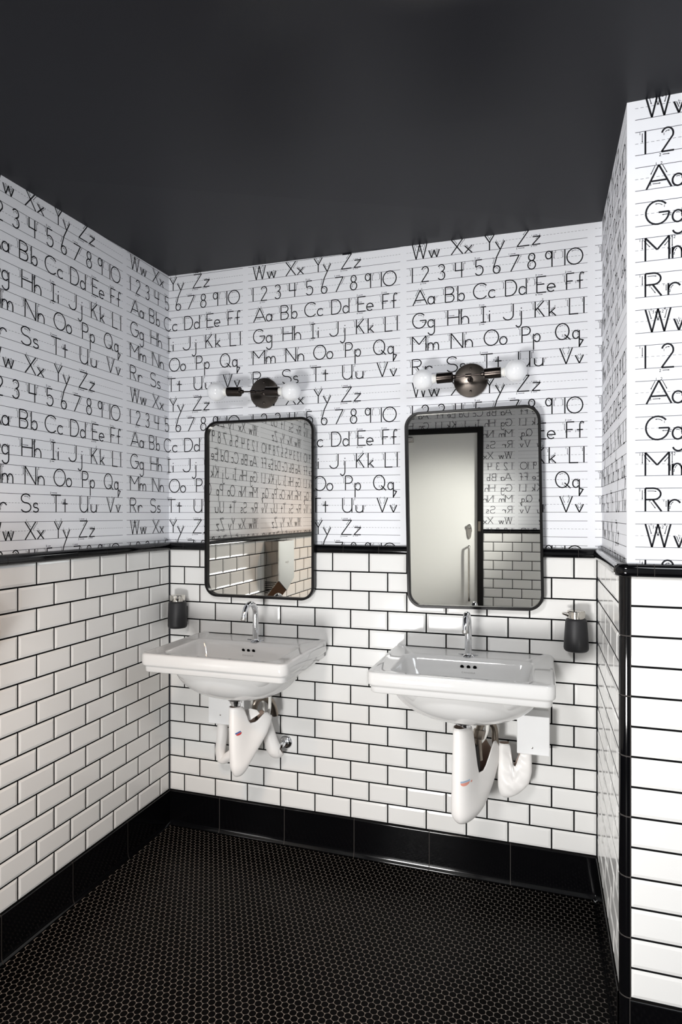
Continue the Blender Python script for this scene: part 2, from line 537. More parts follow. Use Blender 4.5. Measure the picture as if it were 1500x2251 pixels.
def wallpaper(mb, O, U, N, u0, u1, start, zlo, zhi, holes=()):
    """paper plane (slot 0) with printed ink (slot 1) and ruling (slot 2). holes: (ua, ub, ztop) cut-outs from below."""
    O, U, N = np.array(O, float), np.array(U, float), np.array(N, float)

    def P(u, z, n=0.0):
        return tuple(O + U * u + N * n + np.array((0, 0, z)))
    cuts = sorted(holes)
    u = u0
    for (a, b, zt) in cuts:
        mb.quad(P(u, zlo), P(a, zlo), P(a, zhi), P(u, zhi), 0)
        mb.quad(P(a, zt), P(b, zt), P(b, zhi), P(a, zhi), 0)
        u = b
    mb.quad(P(u, zlo), P(u1, zlo), P(u1, zhi), P(u, zhi), 0)

    def emit(poly, mi, n):
        pl = poly
        if min(p[0] for p in pl) < u0:
            pl = clip(pl, u0, True)
        if len(pl) > 2 and max(p[0] for p in pl) > u1:
            pl = clip(pl, u1, False)
        if len(pl) < 3:
            return
        us = [p[0] for p in pl]
        zs = [p[1] for p in pl]
        if min(zs) > zhi or max(zs) < zlo:
            return
        for (a, b, zt) in cuts:
            if min(zs) < zt and max(us) > a and min(us) < b:
                if max(zs) <= zt + .002 and min(us) > a - .002 and max(us) < b + .002:
                    return
                if min(us) < a:
                    pl = clip(pl, a, False)
                elif max(us) > b:
                    pl = clip(pl, b, True)
                else:
                    return
                if len(pl) < 3:
                    return
        mb.add([P(p[0], p[1], n) for p in pl], [tuple(range(len(pl)))], mi)
    k0 = math.floor((u0 - start) / PERIOD) - 1
    k1 = math.ceil((u1 - start) / PERIOD) + 1
    for k in range(k0, k1 + 1):
        s = start + k * PERIOD
        if s > u1 or s + LINEW < u0:
            continue
        for r in range(0, 14):
            zb = ZTOP - r * PITCH
            A = lambda x, y: np.array((s + x, zb + y))
            for yy in (0.0, CAPH):
                if zb + yy > zhi or zb + yy < zlo:
                    continue
                emit([A(0, yy - .0008), A(LINEW, yy - .0008), A(LINEW, yy + .0008), A(0, yy + .0008)], 2, 0.00015)
            x = 0.0
            while x < LINEW:
                emit([A(x, CAPH / 2 - .0005), A(min(x + .0075, LINEW), CAPH / 2 - .0005), A(min(x + .0075, LINEW), CAPH / 2 + .0005), A(x, CAPH / 2 + .0005)], 2, 0.00015)
                x += 0.0125
            sh = np.array((s, zb))
            for pl in ROWPOLY[ROWSEQ[r % 6]]:
                emit([p + sh for p in pl], 1, 0.0003)


TP, TR, BH = 0.158, 0.0785, 0.155
ROWN = 14


def tiles(mb, O, U, N, u0, u1, first0, first1, holes=(), gap=0.0056, mi_t=0, mi_g=1):
    """bevelled brick tiles over black grout; first0/first1 = a joint position in even/odd rows."""
    O, U, N = np.array(O, float), np.array(U, float), np.array(N, float)

    def P(u, z, n=0.0):
        return tuple(O + U * u + N * n + np.array((0, 0, z)))
    spans = []
    u = u0
    for (a, b) in sorted(holes):
        spans.append((u, a))
        u = b
    spans.append((u, u1))
    z1 = BH + ROWN * TR
    for (a, b) in spans:
        mb.quad(P(a, 0.0, -.0028), P(b, 0.0, -.0028), P(b, z1 + .02, -.0028), P(a, z1 + .02, -.0028), mi_g)
        for r in range(ROWN):
            f = first0 if r % 2 == 0 else first1
            k = math.floor((a - f) / TP)
            while True:
                ta, tb = max(a, f + k * TP), min(b, f + (k + 1) * TP)
                if f + k * TP >= b - 1e-4:
                    break
                k += 1
                if tb - ta < 0.012:
                    continue
                h = gap / 2
                ua, ub = ta + h, tb - h
                za, zb = BH + r * TR + h, BH + (r + 1) * TR - h
                bv = min(0.0085, (ub - ua) * .3)
                jn = random.uniform(-.0002, .0002)
                v = [P(ua, za, -.004), P(ub, za, -.004), P(ub, zb, -.004), P(ua, zb, -.004),
                     P(ua, za, -.0024), P(ub, za, -.0024), P(ub, zb, -.0024), P(ua, zb, -.0024),
                     P(ua + bv, za + bv, jn), P(ub - bv, za + bv, jn), P(ub - bv, zb - bv, jn), P(ua + bv, zb - bv, jn)]
                fs = []
                for j in range(4):
                    q = (j + 1) % 4
                    fs.append((j, q, 4 + q, 4 + j))
                    fs.append((4 + j, 4 + q, 8 + q, 8 + j))
                fs.append((8, 9, 10, 11))
                mb.add(v, fs, mi_t)


WALLM = [M['paper'], M['ink'], M['ink_line'], M['tile'], M['grout']]
ZW0, ZW1 = 1.245, 2.54

# ---- back wall
mb = MB()
wallpaper(mb, (0, .010, 0), (1, 0, 0), (0, -1, 0), -.012, 1.832, 1.1006, ZW0, ZW1)
tiles(mb, (0, 0, 0), (1, 0, 0), (0, -1, 0), 0.0, 1.815, .0762, .0762 + TP / 2, mi_t=3, mi_g=4)
struct(mb.build('wall_back', WALLM, smooth=False, recalc=False), 'back wall behind the sinks, alphabet wallpaper over white brick tiles', 'wall')
# ---- left wall
mb = MB()
wallpaper(mb, (-.010, 0, 0), (0, 1, 0), (1, 0, 0), -3.02, .012, -.2954, ZW0, ZW1)
tiles(mb, (0, 0, 0), (0, 1, 0), (1, 0, 0), -3.0, 0.0, -.0713, -.0713 - TP / 2, mi_t=3, mi_g=4)
struct(mb.build('wall_left', WALLM, smooth=False, recalc=False), 'left wall with alphabet wallpaper over beige-lit white brick tiles', 'wall')
# ---- right return wall (alcove side)
RX, FY, CR = 1.815, -.690, 0.022
mb = MB()
wallpaper(mb, (1.832, 0, 0), (0, -1, 0), (-1, 0, 0), -.010, .685, -.0075, ZW0, ZW1)
tiles(mb, (RX, 0, 0), (0, -1, 0), (-1, 0, 0), 0.0, .690 - CR, .066, .066 + TP / 2, mi_t=3, mi_g=4)
struct(mb.build('wall_right', WALLM, smooth=False, recalc=False), 'narrow side wall at the right of the right sink, steeply foreshortened', 'wall')
# ---- front facing wall at the far right
mb = MB()
wallpaper(mb, (0, -.685, 0), (1, 0, 0), (0, -1, 0), 1.832, 3.21, 1.8515, ZW0, ZW1)
tiles(mb, (0, FY, 0), (1, 0, 0), (0, -1, 0), RX + CR, 3.2, RX + CR + .156, RX + CR + .156, mi_t=3, mi_g=4)
struct(mb.build('wall_front', WALLM, smooth=False, recalc=False), 'bright wall at the right edge past the black corner trim', 'wall')
# ---- opposite wall (seen in the right mirror), u runs toward -X
OY = -3.0
DX0, DX1, DZ = 0.17, 1.150, 2.162
mb = MB()
wallpaper(mb, (0, OY - .010, 0), (-1, 0, 0), (0, 1, 0), -3.21, .012, -1.410, ZW0, ZW1, holes=[(-DX1 + .01, -DX0 - .01, DZ - .01)])
tiles(mb, (0, OY, 0), (-1, 0, 0), (0, 1, 0), -3.2, 0.0, -1.2314, -1.3065, holes=[(-DX1 + .01, -DX0 - .01)], mi_t=3, mi_g=4)
struct(mb.build('wall_opposite', WALLM, smooth=False, recalc=False), 'wall with the white door seen in the right mirror', 'wall')
# ---- wall at the far right end of the room
mb = MB()
wallpaper(mb, (3.210, 0, 0), (0, -1, 0), (-1, 0, 0), .68, 3.02, 1.0, ZW0, ZW1)
tiles(mb, (3.2, 0, 0), (0, -1, 0), (-1, 0, 0), .69, 3.0, .1, .1 + TP / 2, mi_t=3, mi_g=4)
struct(mb.build('wall_side', WALLM, smooth=False, recalc=False), 'end wall of the room to the right of the camera', 'wall')

# ------------------------------------------------------------------ ceiling (slightly out of level, as measured)
mb = MB()
zc = {(0, 0): 2.509, (1, 0): 2.492, (0, 1): 2.489, (1, 1): 2.487}
V = [(-.02, .02, 2.509), (1.84, .02, 2.492), (1.84, -.68, 2.4885), (-.02, -.92, 2.489), (3.22, -.66, 2.487), (3.22, -3.02, 2.487), (-.02, -3.02, 2.487), (1.84, -1.0, 2.4885)]
mb.add(V, [(3, 0, 1, 2), (3, 2, 7), (2, 4, 7), (7, 4, 5), (3, 7, 5, 6)], 0)
VT = [(x, y, 2.56) for x, y, z in V]
mb.add(VT, [(0, 3, 6, 5, 4, 1)], 0)
struct(mb.build('ceiling', M['ceil'], smooth=False), 'charcoal painted ceiling filling the top of the photo', 'ceiling')

# ------------------------------------------------------------------ floor: hexagon mosaic
mb = MB()
mb.quad((-.01, .01, -.0012), (3.21, .01, -.0012), (3.21, -3.02, -.0012), (-.01, -3.02, -.0012), 1)
p = 0.02168
ry = p * math.sqrt(3) / 2
R = 0.0192 / math.sqrt(3)
row = 0
y = -.0170
hexo = []
for k in range(6):
    a0 = math.radians(90 + 60 * k)
    for da in (-12, 12):
        hexo.append((a0 + math.radians(da), R * 0.965))
while y > -3.0:
    x = 0.5691 + (p / 2 if row % 2 else 0) - 40 * p
    while x < 3.2:
        if x > .006 and not (x > 1.811 and y > -.696):
            dz = random.uniform(-.0002, .0002)
            tx, ty = random.uniform(-.012, .012), random.uniform(-.012, .012)
            top, mid, bot = [], [], []
            for a, r in hexo:
                cx, cy = math.cos(a), math.sin(a)
                bot.append((x + cx * r, y + cy * r, -.0012))
                mid.append((x + cx * r, y + cy * r, -.0003 + dz))
                rr = r * .93
                top.append((x + cx * rr, y + cy * rr, .0004 + dz + tx * cx * rr + ty * cy * rr))
            mb.rings([mid, top], 0, True, False, True)
        x += p
    y -= ry
    row += 1
struct(mb.build('floor', [M['hex'], M['floor_grout']], smooth=False, recalc=False), 'floor of small black hexagon mosaic with tan grout', 'floor')

# ------------------------------------------------------------------ black liner trims and baseboards


def sweep_profile(mb, path, prof, segs, gap=0.0016, mi=0, mi_g=1):
    """path: list of (point2d, normal2d) along the wall; prof: (n, z); cut into tiles at arclengths segs."""
    pts = [np.array(a) for a, _ in path]
    L = [0]
    for i in range(1, len(pts)):
        L.append(L[-1] + np.linalg.norm(pts[i] - pts[i - 1]))

    def at(s):
        s = min(max(s, 0), L[-1])
        for i in range(1, len(pts)):
            if s <= L[i] + 1e-9:
                t = (s - L[i - 1]) / (L[i] - L[i - 1])
                n = np.array(path[i - 1][1]) * (1 - t) + np.array(path[i][1]) * t
                return pts[i - 1] * (1 - t) + pts[i] * t, n

    def ring(s, shrink=0.0):
        q, n = at(s)
        return [(q[0] + n[0] * (a - shrink), q[1] + n[1] * (a - shrink), z) for a, z in prof]
    cuts = sorted([s for s in segs if 0.004 < s < L[-1] - .004])
    edges = [0] + cuts + [L[-1]]
    for a, b in zip(edges[:-1], edges[1:]):
        ss = [a + gap / 2] + [s for s in L if a + gap < s < b - gap] + [b - gap / 2]
        mb.rings([ring(s) for s in ss], mi, False)
    allS = sorted(set(L))
    mb.rings([ring(s, 0.0012) for s in allS], mi_g, False)


ZT = BH + ROWN * TR           # 1.254
liner = [(-.012, 1.2860), (.000, 1.2855), (.006, 1.2835), (.0105, 1.279), (.013, 1.272), (.0135, 1.264), (.0125, 1.258), (.0095, 1.2535), (.004, 1.252), (-.003, 1.2515)]
base = [(-.004, .1535), (.0035, .1535), (.0052, .1515), (.0055, .148), (.0055, .026), (.0065, .018), (.009, .010), (.0125, .0045), (.0135, .002), (.0135, -.002)]
TM = [M['black_tile'], M['grout_grey']]


def run(name, path, prof, segs, label, cat, gap=.0016):
    mb = MB()
    sweep_profile(mb, path, prof, segs, gap)
    return struct(mb.build(name, TM, smooth=True, angle=50, recalc=False), label, cat)


q = math.sqrt(.5)
arcs = [((RX + CR - CR * math.cos(t), FY + CR - CR * math.sin(t)), (-math.cos(t), -math.sin(t))) for t in [PI / 2 * k / 8 for k in range(9)]]
run('trim_1', [((0, 0), (0, -1)), ((RX, 0), (0, -1))], liner, [.078 + .152 * k for k in range(14)], 'black bead trim along the back wall behind the mirrors', 'trim')
run('trim_2', [((0, -3.0), (1, 0)), ((0, 0), (1, 0))], liner, [3.0 - (.13 + .157 * k) for k in range(22)], 'black bead trim along the left wall', 'trim')
run('trim_3', [((RX, 0), (-1, 0))] + arcs + [((3.2, FY), (0, -1))], liner, [.15, .30, .46, .61, .664, .72] + [.76 + .157 * k for k in range(12)], 'black bead trim wrapping round the right corner', 'trim')
run('trim_4', [((3.2, OY), (0, 1)), ((DX1, OY), (0, 1))], liner, [.1 + .157 * k for k in range(20)], 'black bead trim on the wall seen in the right mirror', 'trim')
run('trim_5', [((3.2, FY), (-1, 0)), ((3.2, OY), (-1, 0))], liner, [.1 + .157 * k for k in range(20)], 'black bead trim on the end wall', 'trim')
run('baseboard_back', [((0, 0), (0, -1)), ((RX, 0), (0, -1))], base, [.259 + .312 * k for k in range(6)], 'black tile baseboard under the sinks', 'baseboard', .003)
run('baseboard_left', [((0, -3.0), (1, 0)), ((0, 0), (1, 0))], base, [3.0 - (.3085 + .312 * k) for k in range(10)], 'black tile baseboard along the left wall', 'baseboard', .003)
run('baseboard_right', [((RX, 0), (-1, 0)), ((RX, FY + CR), (-1, 0))], base, [.30, .61], 'black tile baseboard along the right return wall', 'baseboard', .003)
run('baseboard_front', [((RX + CR, FY), (0, -1)), ((3.2, FY), (0, -1))], base, [.28 + .312 * k for k in range(5)], 'black tile baseboard at the lower right edge', 'baseboard', .003)
run('baseboard_opposite', [((3.2, OY), (0, 1)), ((DX1, OY), (0, 1))], base, [.2 + .312 * k for k in range(7)], 'black tile baseboard beside the door', 'baseboard', .003)
run('baseboard_side', [((3.2, FY), (-1, 0)), ((3.2, OY), (-1, 0))], base, [.2 + .312 * k for k in range(8)], 'black tile baseboard on the end wall', 'baseboard', .003)

# vertical quarter-round corner trim
mb = MB()
cc = (RX + CR, FY + CR)
zj = [-.002] + [BH + TR * 2 * k for k in range(8)]
zj[-1] = ZT - .002


def qring(z, r, ext=0.0):
    out = [(cc[0] - r, cc[1] + .0015 + ext, z)]
    for k in range(13):
        t = PI / 2 * k / 12
        out.append((cc[0] - r * math.cos(t), cc[1] - r * math.sin(t), z))
    out.append((cc[0] + .0015 + ext, cc[1] - r, z))
    return out


for a, b in zip(zj[:-1], zj[1:]):
    r0 = CR + .0008
    mb.rings([qring(a + .001, r0 - .002), qring(a + .0025, r0), qring(b - .0025, r0), qring(b - .001, r0 - .002)], 0, False)
mb.rings([qring(-.002, CR - .0005, .003), qring(ZT, CR - .0005, .003)], 1, False)
struct(mb.build('trim_6', TM, smooth=True, angle=50, recalc=False), 'vertical black rounded corner trim at the right', 'trim')

# ------------------------------------------------------------------ door seen in the right mirror
door = thing('door_1', 'white door in a dark frame reflected in the right mirror', 'door', (0, 0, 0))
door['kind'] = 'structure'
mb = MB()
mb.box(DX0 + .045, DX1 - .047, OY - .045, OY - .004, .008, DZ - .048)
bevel(mb.build('door_panel', M['door'], door, smooth=False), .002)
mb = MB()
hx = 1.033
mb.rings([[(hx + a, OY + n, 1.268 + b) for a, b in [(math.sin(t) * (.022 if math.cos(t) > 0 else .018), math.cos(t) * (.060 if math.cos(t) > 0 else .068)) for t in [2 * PI * k / 28 for k in range(28)]]] for n in (-.005, .008)], 0, True, True, True)
mb.lathe([(.019, .006), (.019, .018), (.015, .021)], (hx, OY, 1.306), (0, 1, 0), 24)
mb.build('lock_plate', M['steel'], door)
mb = MB()
mb.box(hx - .003, hx + .003, OY + .018, OY + .030, 1.296, 1.316)
mb.build('thumb_turn', M['chrome'], door)
mb = MB()
mb.tube(spline([(hx, OY - .004, 1.135), (hx, OY + .035, 1.138), (hx, OY + .050, 1.115), (hx, OY + .050, .90), (hx, OY + .050, .70), (hx, OY + .035, .672), (hx, OY - .004, .675)], 6), .0085, 14)
mb.build('pull_handle', M['steel'], door)
mb = MB()
mb.box(.30, .548, OY - .004, OY + .055, 2.045, 2.092)
bevel(mb.build('door_closer', M['steel'], door, smooth=False), .008, 3)
fr = MB()
for x0, x1, z1 in ((DX0, DX0 + .05, DZ), (DX1 - .05, DX1, DZ)):
    fr.box(x0, x1, OY - .05, OY + .022, 0.0, z1)
fr.box(DX0 + .05, DX1 - .05, OY - .05, OY + .022, DZ - .045, DZ)
ft = fr.build('trim_7', M['frame'], smooth=False)
struct(bevel(ft, .002), 'dark metal door frame reflected in the right mirror', 'door frame')
sp = MB()
sp.box(DX1 - .043, DX1 - .022, OY + .020, OY + .0245, 1.268, 1.352)
sp.build('strike_plate', M['brass'], ft)

# ------------------------------------------------------------------ mirrors


def make_mirror(name, cx, cz, wd, ht, roll, label):
    t = thing(name, label, 'mirror', (cx, 0, cz), 'mirrors above the sinks')
    t.rotation_euler = (0, -roll, 0)
    yb, yf, yg = -.0015, -.036, -.021

    def ring(inset, y, r):
        return [(x, y, z) for x, z in rrect(wd - 2 * inset, ht - 2 * inset, r, 14)]
    mb = MB()
    mb.rings([ring(0.004, -.014, .056), ring(0, -.0145, .060), ring(0, yf + .0015, .060), ring(.0015, yf, .0585), ring(.0090, yf, .051), ring(.0105, yf + .0015, .0495), ring(.0105, yg + .001, .0495)], 0, True)
    mb.build('frame', M['frame'], t, angle=40)
    mb = MB()
    mb.rings([ring(.0103, yg - .0004, .0497), ring(.0103, yg + .004, .0497)], 0, True, True, True)
    mb.build('mirror_glass', M['mirror'], t, smooth=False)
    mb = MB()
    mb.rings([ring(.03, yg + .005, .04), ring(.03, -.013, .04)], 0, True, True, True)
    mb.build('backing_board', M['darkrubber'], t, smooth=False)
    mb = MB()
    mb.box(-.05, .05, -.0135, .0, .25, .285)
    mb.build('wall_cleat', M['steel'], t, smooth=False)
    return t


make_mirror('wall_mirror', .4587, 1.4370, .5163, .7713, 0.0, 'left black framed mirror reflecting alphabet wallpaper and a hand dryer')
make_mirror('wall_mirror', 1.3652, 1.4347, .5165, .7727, math.radians(1.0), 'right black framed mirror reflecting the white door, hung slightly crooked')

# ------------------------------------------------------------------ wall sconces


def make_sconce(name, px, pz, cx, cz, tilt, yb, label):
    t = thing(name, label, 'wall lamp', (px, .010, pz), 'wall lamps above the mirrors')
    mb = MB()
    mb.lathe([(.0655, 0), (.0655, .012), (.064, .0145), (.055, .0165), (.02, .0205), (.0001, .021)], (0, 0, 0), (0, -1, 0), 64)
    bp_ = mb.build('backplate', M['bronze'], t)
    for dz in (-.044, .044):
        mb = MB()
        mb.lathe([(.0045, 0), (.0045, .003), (.0025, .0042), (.0001, .0044)], (.002, -.0168, dz), (0, -1, 0), 14)
        mb.build('screw', M['bronze_dark'], bp_)
    ox, oz, oy = cx - px, cz - pz, yb - .010
    mb = MB()
    mb.lathe([(.011, 0), (.011, .006), (.006, .009), (.0052, .02)], (0, -.019, 0), (0, -1, 0), 20)
    mb.tube([(0, -.025, 0), (ox * .3, oy * .7, oz * .3), (ox, oy, oz)], .005, 14)
    d = Vector((math.cos(tilt), 0, math.sin(tilt)))
    c = Vector((ox, oy, oz))
    mb.lathe([(.0001, -.0125), (.0075, -.011), (.0075, .011), (.0001, .0125)], c, d, 18)
    mb.lathe([(.0032, -.062), (.0032, .062)], c, d, 14)
    mb.build('arm', M['bronze_dark'], t)
    for s in (-1, 1):
        mb = MB()
        mb.lathe([(.0075, .046), (.0085, .050), (.0085, .056), (.0135, .058), (.0195, .060), (.0200, .062), (.0200, .118), (.0185, .1195), (.017, .119), (.017, .105)], c, d * s, 32)
        mb.build('socket', M['bronze_dark'], t)
        mb = MB()
        prof = [(.0125, .108), (.0135, .124), (.0165, .130)]
        R_ = .0405
        for k in range(25):
            a = math.radians(155 - 155 * k / 24)
            prof.append((max(.0001, R_ * math.sin(a)), .172 - R_ * math.cos(PI - a) * -1 * -1 if False else .172 + R_ * math.cos(a)))
        mb.lathe(prof, c, d * s, 40)
        bl = mb.build('light_bulb', M['bulb'], t, angle=60)
        mb = MB()
        mb.lathe([(.0150, .1175), (.0152, .126), (.0190, .1325), (.0175, .134)], c, d * s, 32)
        mb.build('bulb_collar', M['bulb_base'], bl)
    return t


make_sconce('wall_sconce', .4741, 1.940, .470, 1.9275, math.radians(-3.2), -.100, 'dark bronze two-bulb wall lamp above the left mirror')
make_sconce('wall_sconce', 1.3568, 1.9365, 1.358, 1.9365, math.radians(1.8), -.088, 'dark bronze two-bulb wall lamp above the right mirror')

# ------------------------------------------------------------------ basins


def make_basin(cx, label):
    t = thing('wall_basin', label, 'sink', (cx, 0, .885), 'wall hung basins')
    Wd, Dp = .605, .455

    def outer(inset, z, r=.03, back=0.0):
        w2 = Wd - 2 * inset
        y0, y1 = -.0008 - back, -(Dp - inset)
        h2 = y0 - y1
        return [(x, yy + (y0 + y1) / 2, z - .885) for x, yy in rrect(w2, h2, r, 8)]

    def inner(w2, ya, yb, r, z):
        return [(x, yy + (ya + yb) / 2, z - .885) for x, yy in rrect(w2, ya - yb, r, 8)]
    mb = MB()
    rings = [
        outer(.080, .8145, .03, .03), outer(.022, .8135, .022), outer(.0135, .8150, .024), outer(.0105, .8185, .026), outer(.0100, .8330, .026), outer(.0090, .8372, .027),
        outer(.0045, .8400, .029), outer(.0015, .8430, .030), outer(.0003, .8480, .031), outer(.0000, .8600, .031), outer(.0003, .8790, .031),
        outer(.0020, .8835, .030), outer(.0055, .8862, .028), outer(.0100, .8868, .026), outer(.0160, .8855, .022), outer(.0240, .8838, .018),
        inner(.478, -.124, -.417, .045, .8835), inner(.468, -.128, -.413, .042, .8825), inner(.460, -.132, -.409, .040, .8790), inner(.452, -.137, -.405, .040, .868),
        inner(.436, -.146, -.397, .045, .835), inner(.410, -.158, -.386, .050, .795), inner(.370, -.175, -.368, .055, .765), inner(.300, -.200, -.335, .050, .749), inner(.14, -.225, -.29, .030, .7435), inner(.048, -.238, -.282, .020, .742)]
    mb.rings(rings, 0, True, False, True)
    # underside of the bowl
    br = []
    for k in range(25):
        a = PI / 2 * k / 24
        hw = max(.03, .262 * math.cos(a) ** .9)
        hd = max(.03, .175 * math.cos(a) ** .9)
        z = .822 - .138 * math.sin(a)
        br.append([(hw * math.copysign(abs(math.cos(b)) ** .93, math.cos(b)), -.238 + hd * math.copysign(abs(math.sin(b)) ** .93, math.sin(b)), z - .885) for b in [2 * PI * j / 80 for j in range(80)]])
    mb.rings(br, 0, True, False, True)
    body = mb.build('basin_body', M['ceramic'], t, angle=60)
    for dx in (-.0232, 0, .0232):
        mb = MB()
        mb.lathe([(.0092, .0016), (.0076, .0022), (.0070, .0018)], (dx + .004, -.1425, -.0325), (0, -1, -.27), 24, 0, False, False)
        mb.lathe([(.0072, .0017), (.0001, .0017)], (dx + .004, -.1425, -.0325), (0, -1, -.27), 24, 1, False, True)
        mb.build('overflow_hole', [M['ceramic'], M['hole']], t)
    mb = MB()
    mb.lathe([(.021, 0), (.021, .002), (.016, .003), (.0001, .0035)], (0, -.26, -.1425), (0, 0, 1), 28)
    mb.build('drain', M['chrome'], t)
    # grey maker's stamp below the overflow holes
    pol = []
    word = 'CANOSA'
    x = -.024
    for ch in word:
        for s in GL[ch]:
            ribbon([(x + a * .0062, b * .0068) for a, b in s], .0009, pol)
        x += .0085
    for s in ([(-.022, -.006), (.022, -.006)],):
        ribbon(s, .0012, pol)
    mb = MB()
    ax = Vector((0, .27, -1)).normalized()
    nn = Vector((0, -1, -.27)).normalized()
    for pl in pol:
        mb.add([Vector((.004 + p_[0], -.1478, -.0555)) - ax * p_[1] + nn * .0012 for p_ in pl], [tuple(range(len(pl)))])
    mb.build('stamp', M['stamp'], t, smooth=False)
    return t


BLX, BRX = .4665, 1.3605
make_basin(BLX, 'white wall-hung basin under the left mirror, near the corner')
make_basin(BRX, 'white wall-hung basin under the right mirror beside the narrow side wall')


def make_faucet(x, y, swing, label):
    t = thing('basin_faucet', label, 'faucet', (x, y, .8825), 'chrome basin faucets')
    mb = MB()
    mb.lathe([(.0245, 0), (.0245, .003), (.021, .006), (.0145, .009), (.0135, .014)], (0, 0, 0), (0, 0, 1), 40)
    mb.build('flange', M['chrome'], t)
    mb = MB()
    dx, dy = math.sin(swing), -math.cos(swing)
    ZS = .112
    pts = [(0, 0, .008), (0, 0, .05), (0, 0, ZS)]
    Rr = .052
    for k in range(1, 17):
        a = math.radians(165 * k / 16)
        pts.append((dx * Rr * (1 - math.cos(a)), dy * Rr * (1 - math.cos(a)), ZS + Rr * math.sin(a)))
    e = Vector(pts[-1])
    dr = (e - Vector(pts[-2])).normalized()
    pts.append(tuple(e + dr * .010))
    pts.append(tuple(e + dr * .020))
    rad = [.0132, .0130, .0126] + [.0126 - .0024 * k / 16 for k in range(1, 17)] + [.0102, .0102]
    mb.tube(pts, rad, 28)
    sp_ = mb.build('spout', M['chrome'], t)
    mb = MB()
    e2 = Vector(pts[-1])
    mb.lathe([(.0107, -.010), (.0107, .001), (.0085, .002), (.0085, -.001), (.0001, -.001)], e2, dr, 24)
    mb.build('aerator', M['steel'], sp_)
    for s in (-1, 1):
        mb = MB()
        mb.tube([(s * .018, 0, .006), (s * .028, -.002, .0075), (s * .036, -.004, .0085)], [.0045, .0040, .0030], 12, rad2=[.003, .0025, .002])
        mb.build('side_lug', M['chrome'], t)
    return t


make_faucet(.4870, -.110, -.02, 'chrome gooseneck faucet on the left basin')
make_faucet(1.3600, -.108, .0, 'chrome gooseneck faucet on the right basin')

# ------------------------------------------------------------------ soap dispensers


def make_soap(x, z, r0, r1, ang, label):
    t = thing('soap_dispenser', label, 'soap dispenser', (x, -.052, z), 'black wall soap dispensers')
    mb = MB()
    H = .118
    prof = [(.0001, -.0020), (r0 * .60, -.0016), (r0 * .86, .0004), (r0 * .965, .0050), (r0, .0125), (r1 + (r0 - r1) * .5, H * .55), (r1, H - .010), (r1 - .002, H - .004), (r1 - .006, H), (r1 - .010, H + .0005)]
    mb.lathe(prof, (0, 0, 0), (0, 0, 1), 48)
    mb.build('bottle', M['rubber'], t, angle=60)
    mb = MB()
    rc = r1 - .006
    mb.lathe([(rc - .004, H), (rc - .004, H + .004), (rc, H + .005), (rc, H + .026), (rc - .002, H + .0285), (rc - .006, H + .029), (.0001, H + .029)], (0, 0, 0), (0, 0, 1), 48)
    cap = mb.build('pump_cap', M['nickel'], t)
    mb = MB()
    d = Vector((math.cos(ang), math.sin(ang), 0))
    mb.tube([d * (rc - .008) + Vector((0, 0, H + .013)), d * (rc + .006) + Vector((0, 0, H + .0165)), d * (rc + .019) + Vector((0, 0, H + .0195))], [.0105, .0070, .0042], 16)
    mb.build('pump_spout', M['nickel'], cap)
    mb = MB()
    mb.box(-.02, .02, .036, .052, .02, .09)
    mb.build('wall_bracket', M['rubber'], t, smooth=False)
    return t


make_soap(.0745, .908, .0425, .0395, math.radians(-58), 'black soap dispenser in the left corner over the left basin')
make_soap(1.7400, .9175, .0435, .0375, math.radians(197), 'black soap dispenser right of the right basin, spout pointing left')

# ------------------------------------------------------------------ plumbing under the basins


def sheath(name, t, pts, rads, rads2, sub=8, n=28, thick=.0012, up=(1, 0, 0), wave=0.0, cut=None):
    P = spline(pts, sub)
    m = len(P)
    ra, rb = lerp_list(rads, m), lerp_list(rads2, m)
    mb = MB()
    rs = mb.tube(P, ra, n, 0, False, rb, up)
    if wave:
        base_i = 0
        for i in range(m):
            for k in range(n):
                v = Vector(mb.v[base_i + i * n + k])
                c = P[i]
                f = 1 + wave * math.sin(3 * 2 * PI * k / n + i * .35) + wave * .6 * math.sin(5 * 2 * PI * k / n - i * .5)
                mb.v[base_i + i * n + k] = tuple(c + (v - c) * f)
    o = mb.build(name, [M['vinyl'], M['vinyl_in']], t, angle=80)
    md = o.modifiers.new('thickness', 'SOLIDIFY')
    md.thickness = thick
    md.offset = -1
    md.material_offset = 1
    md.material_offset_rim = 0
    return o, P, ra, rb, rs


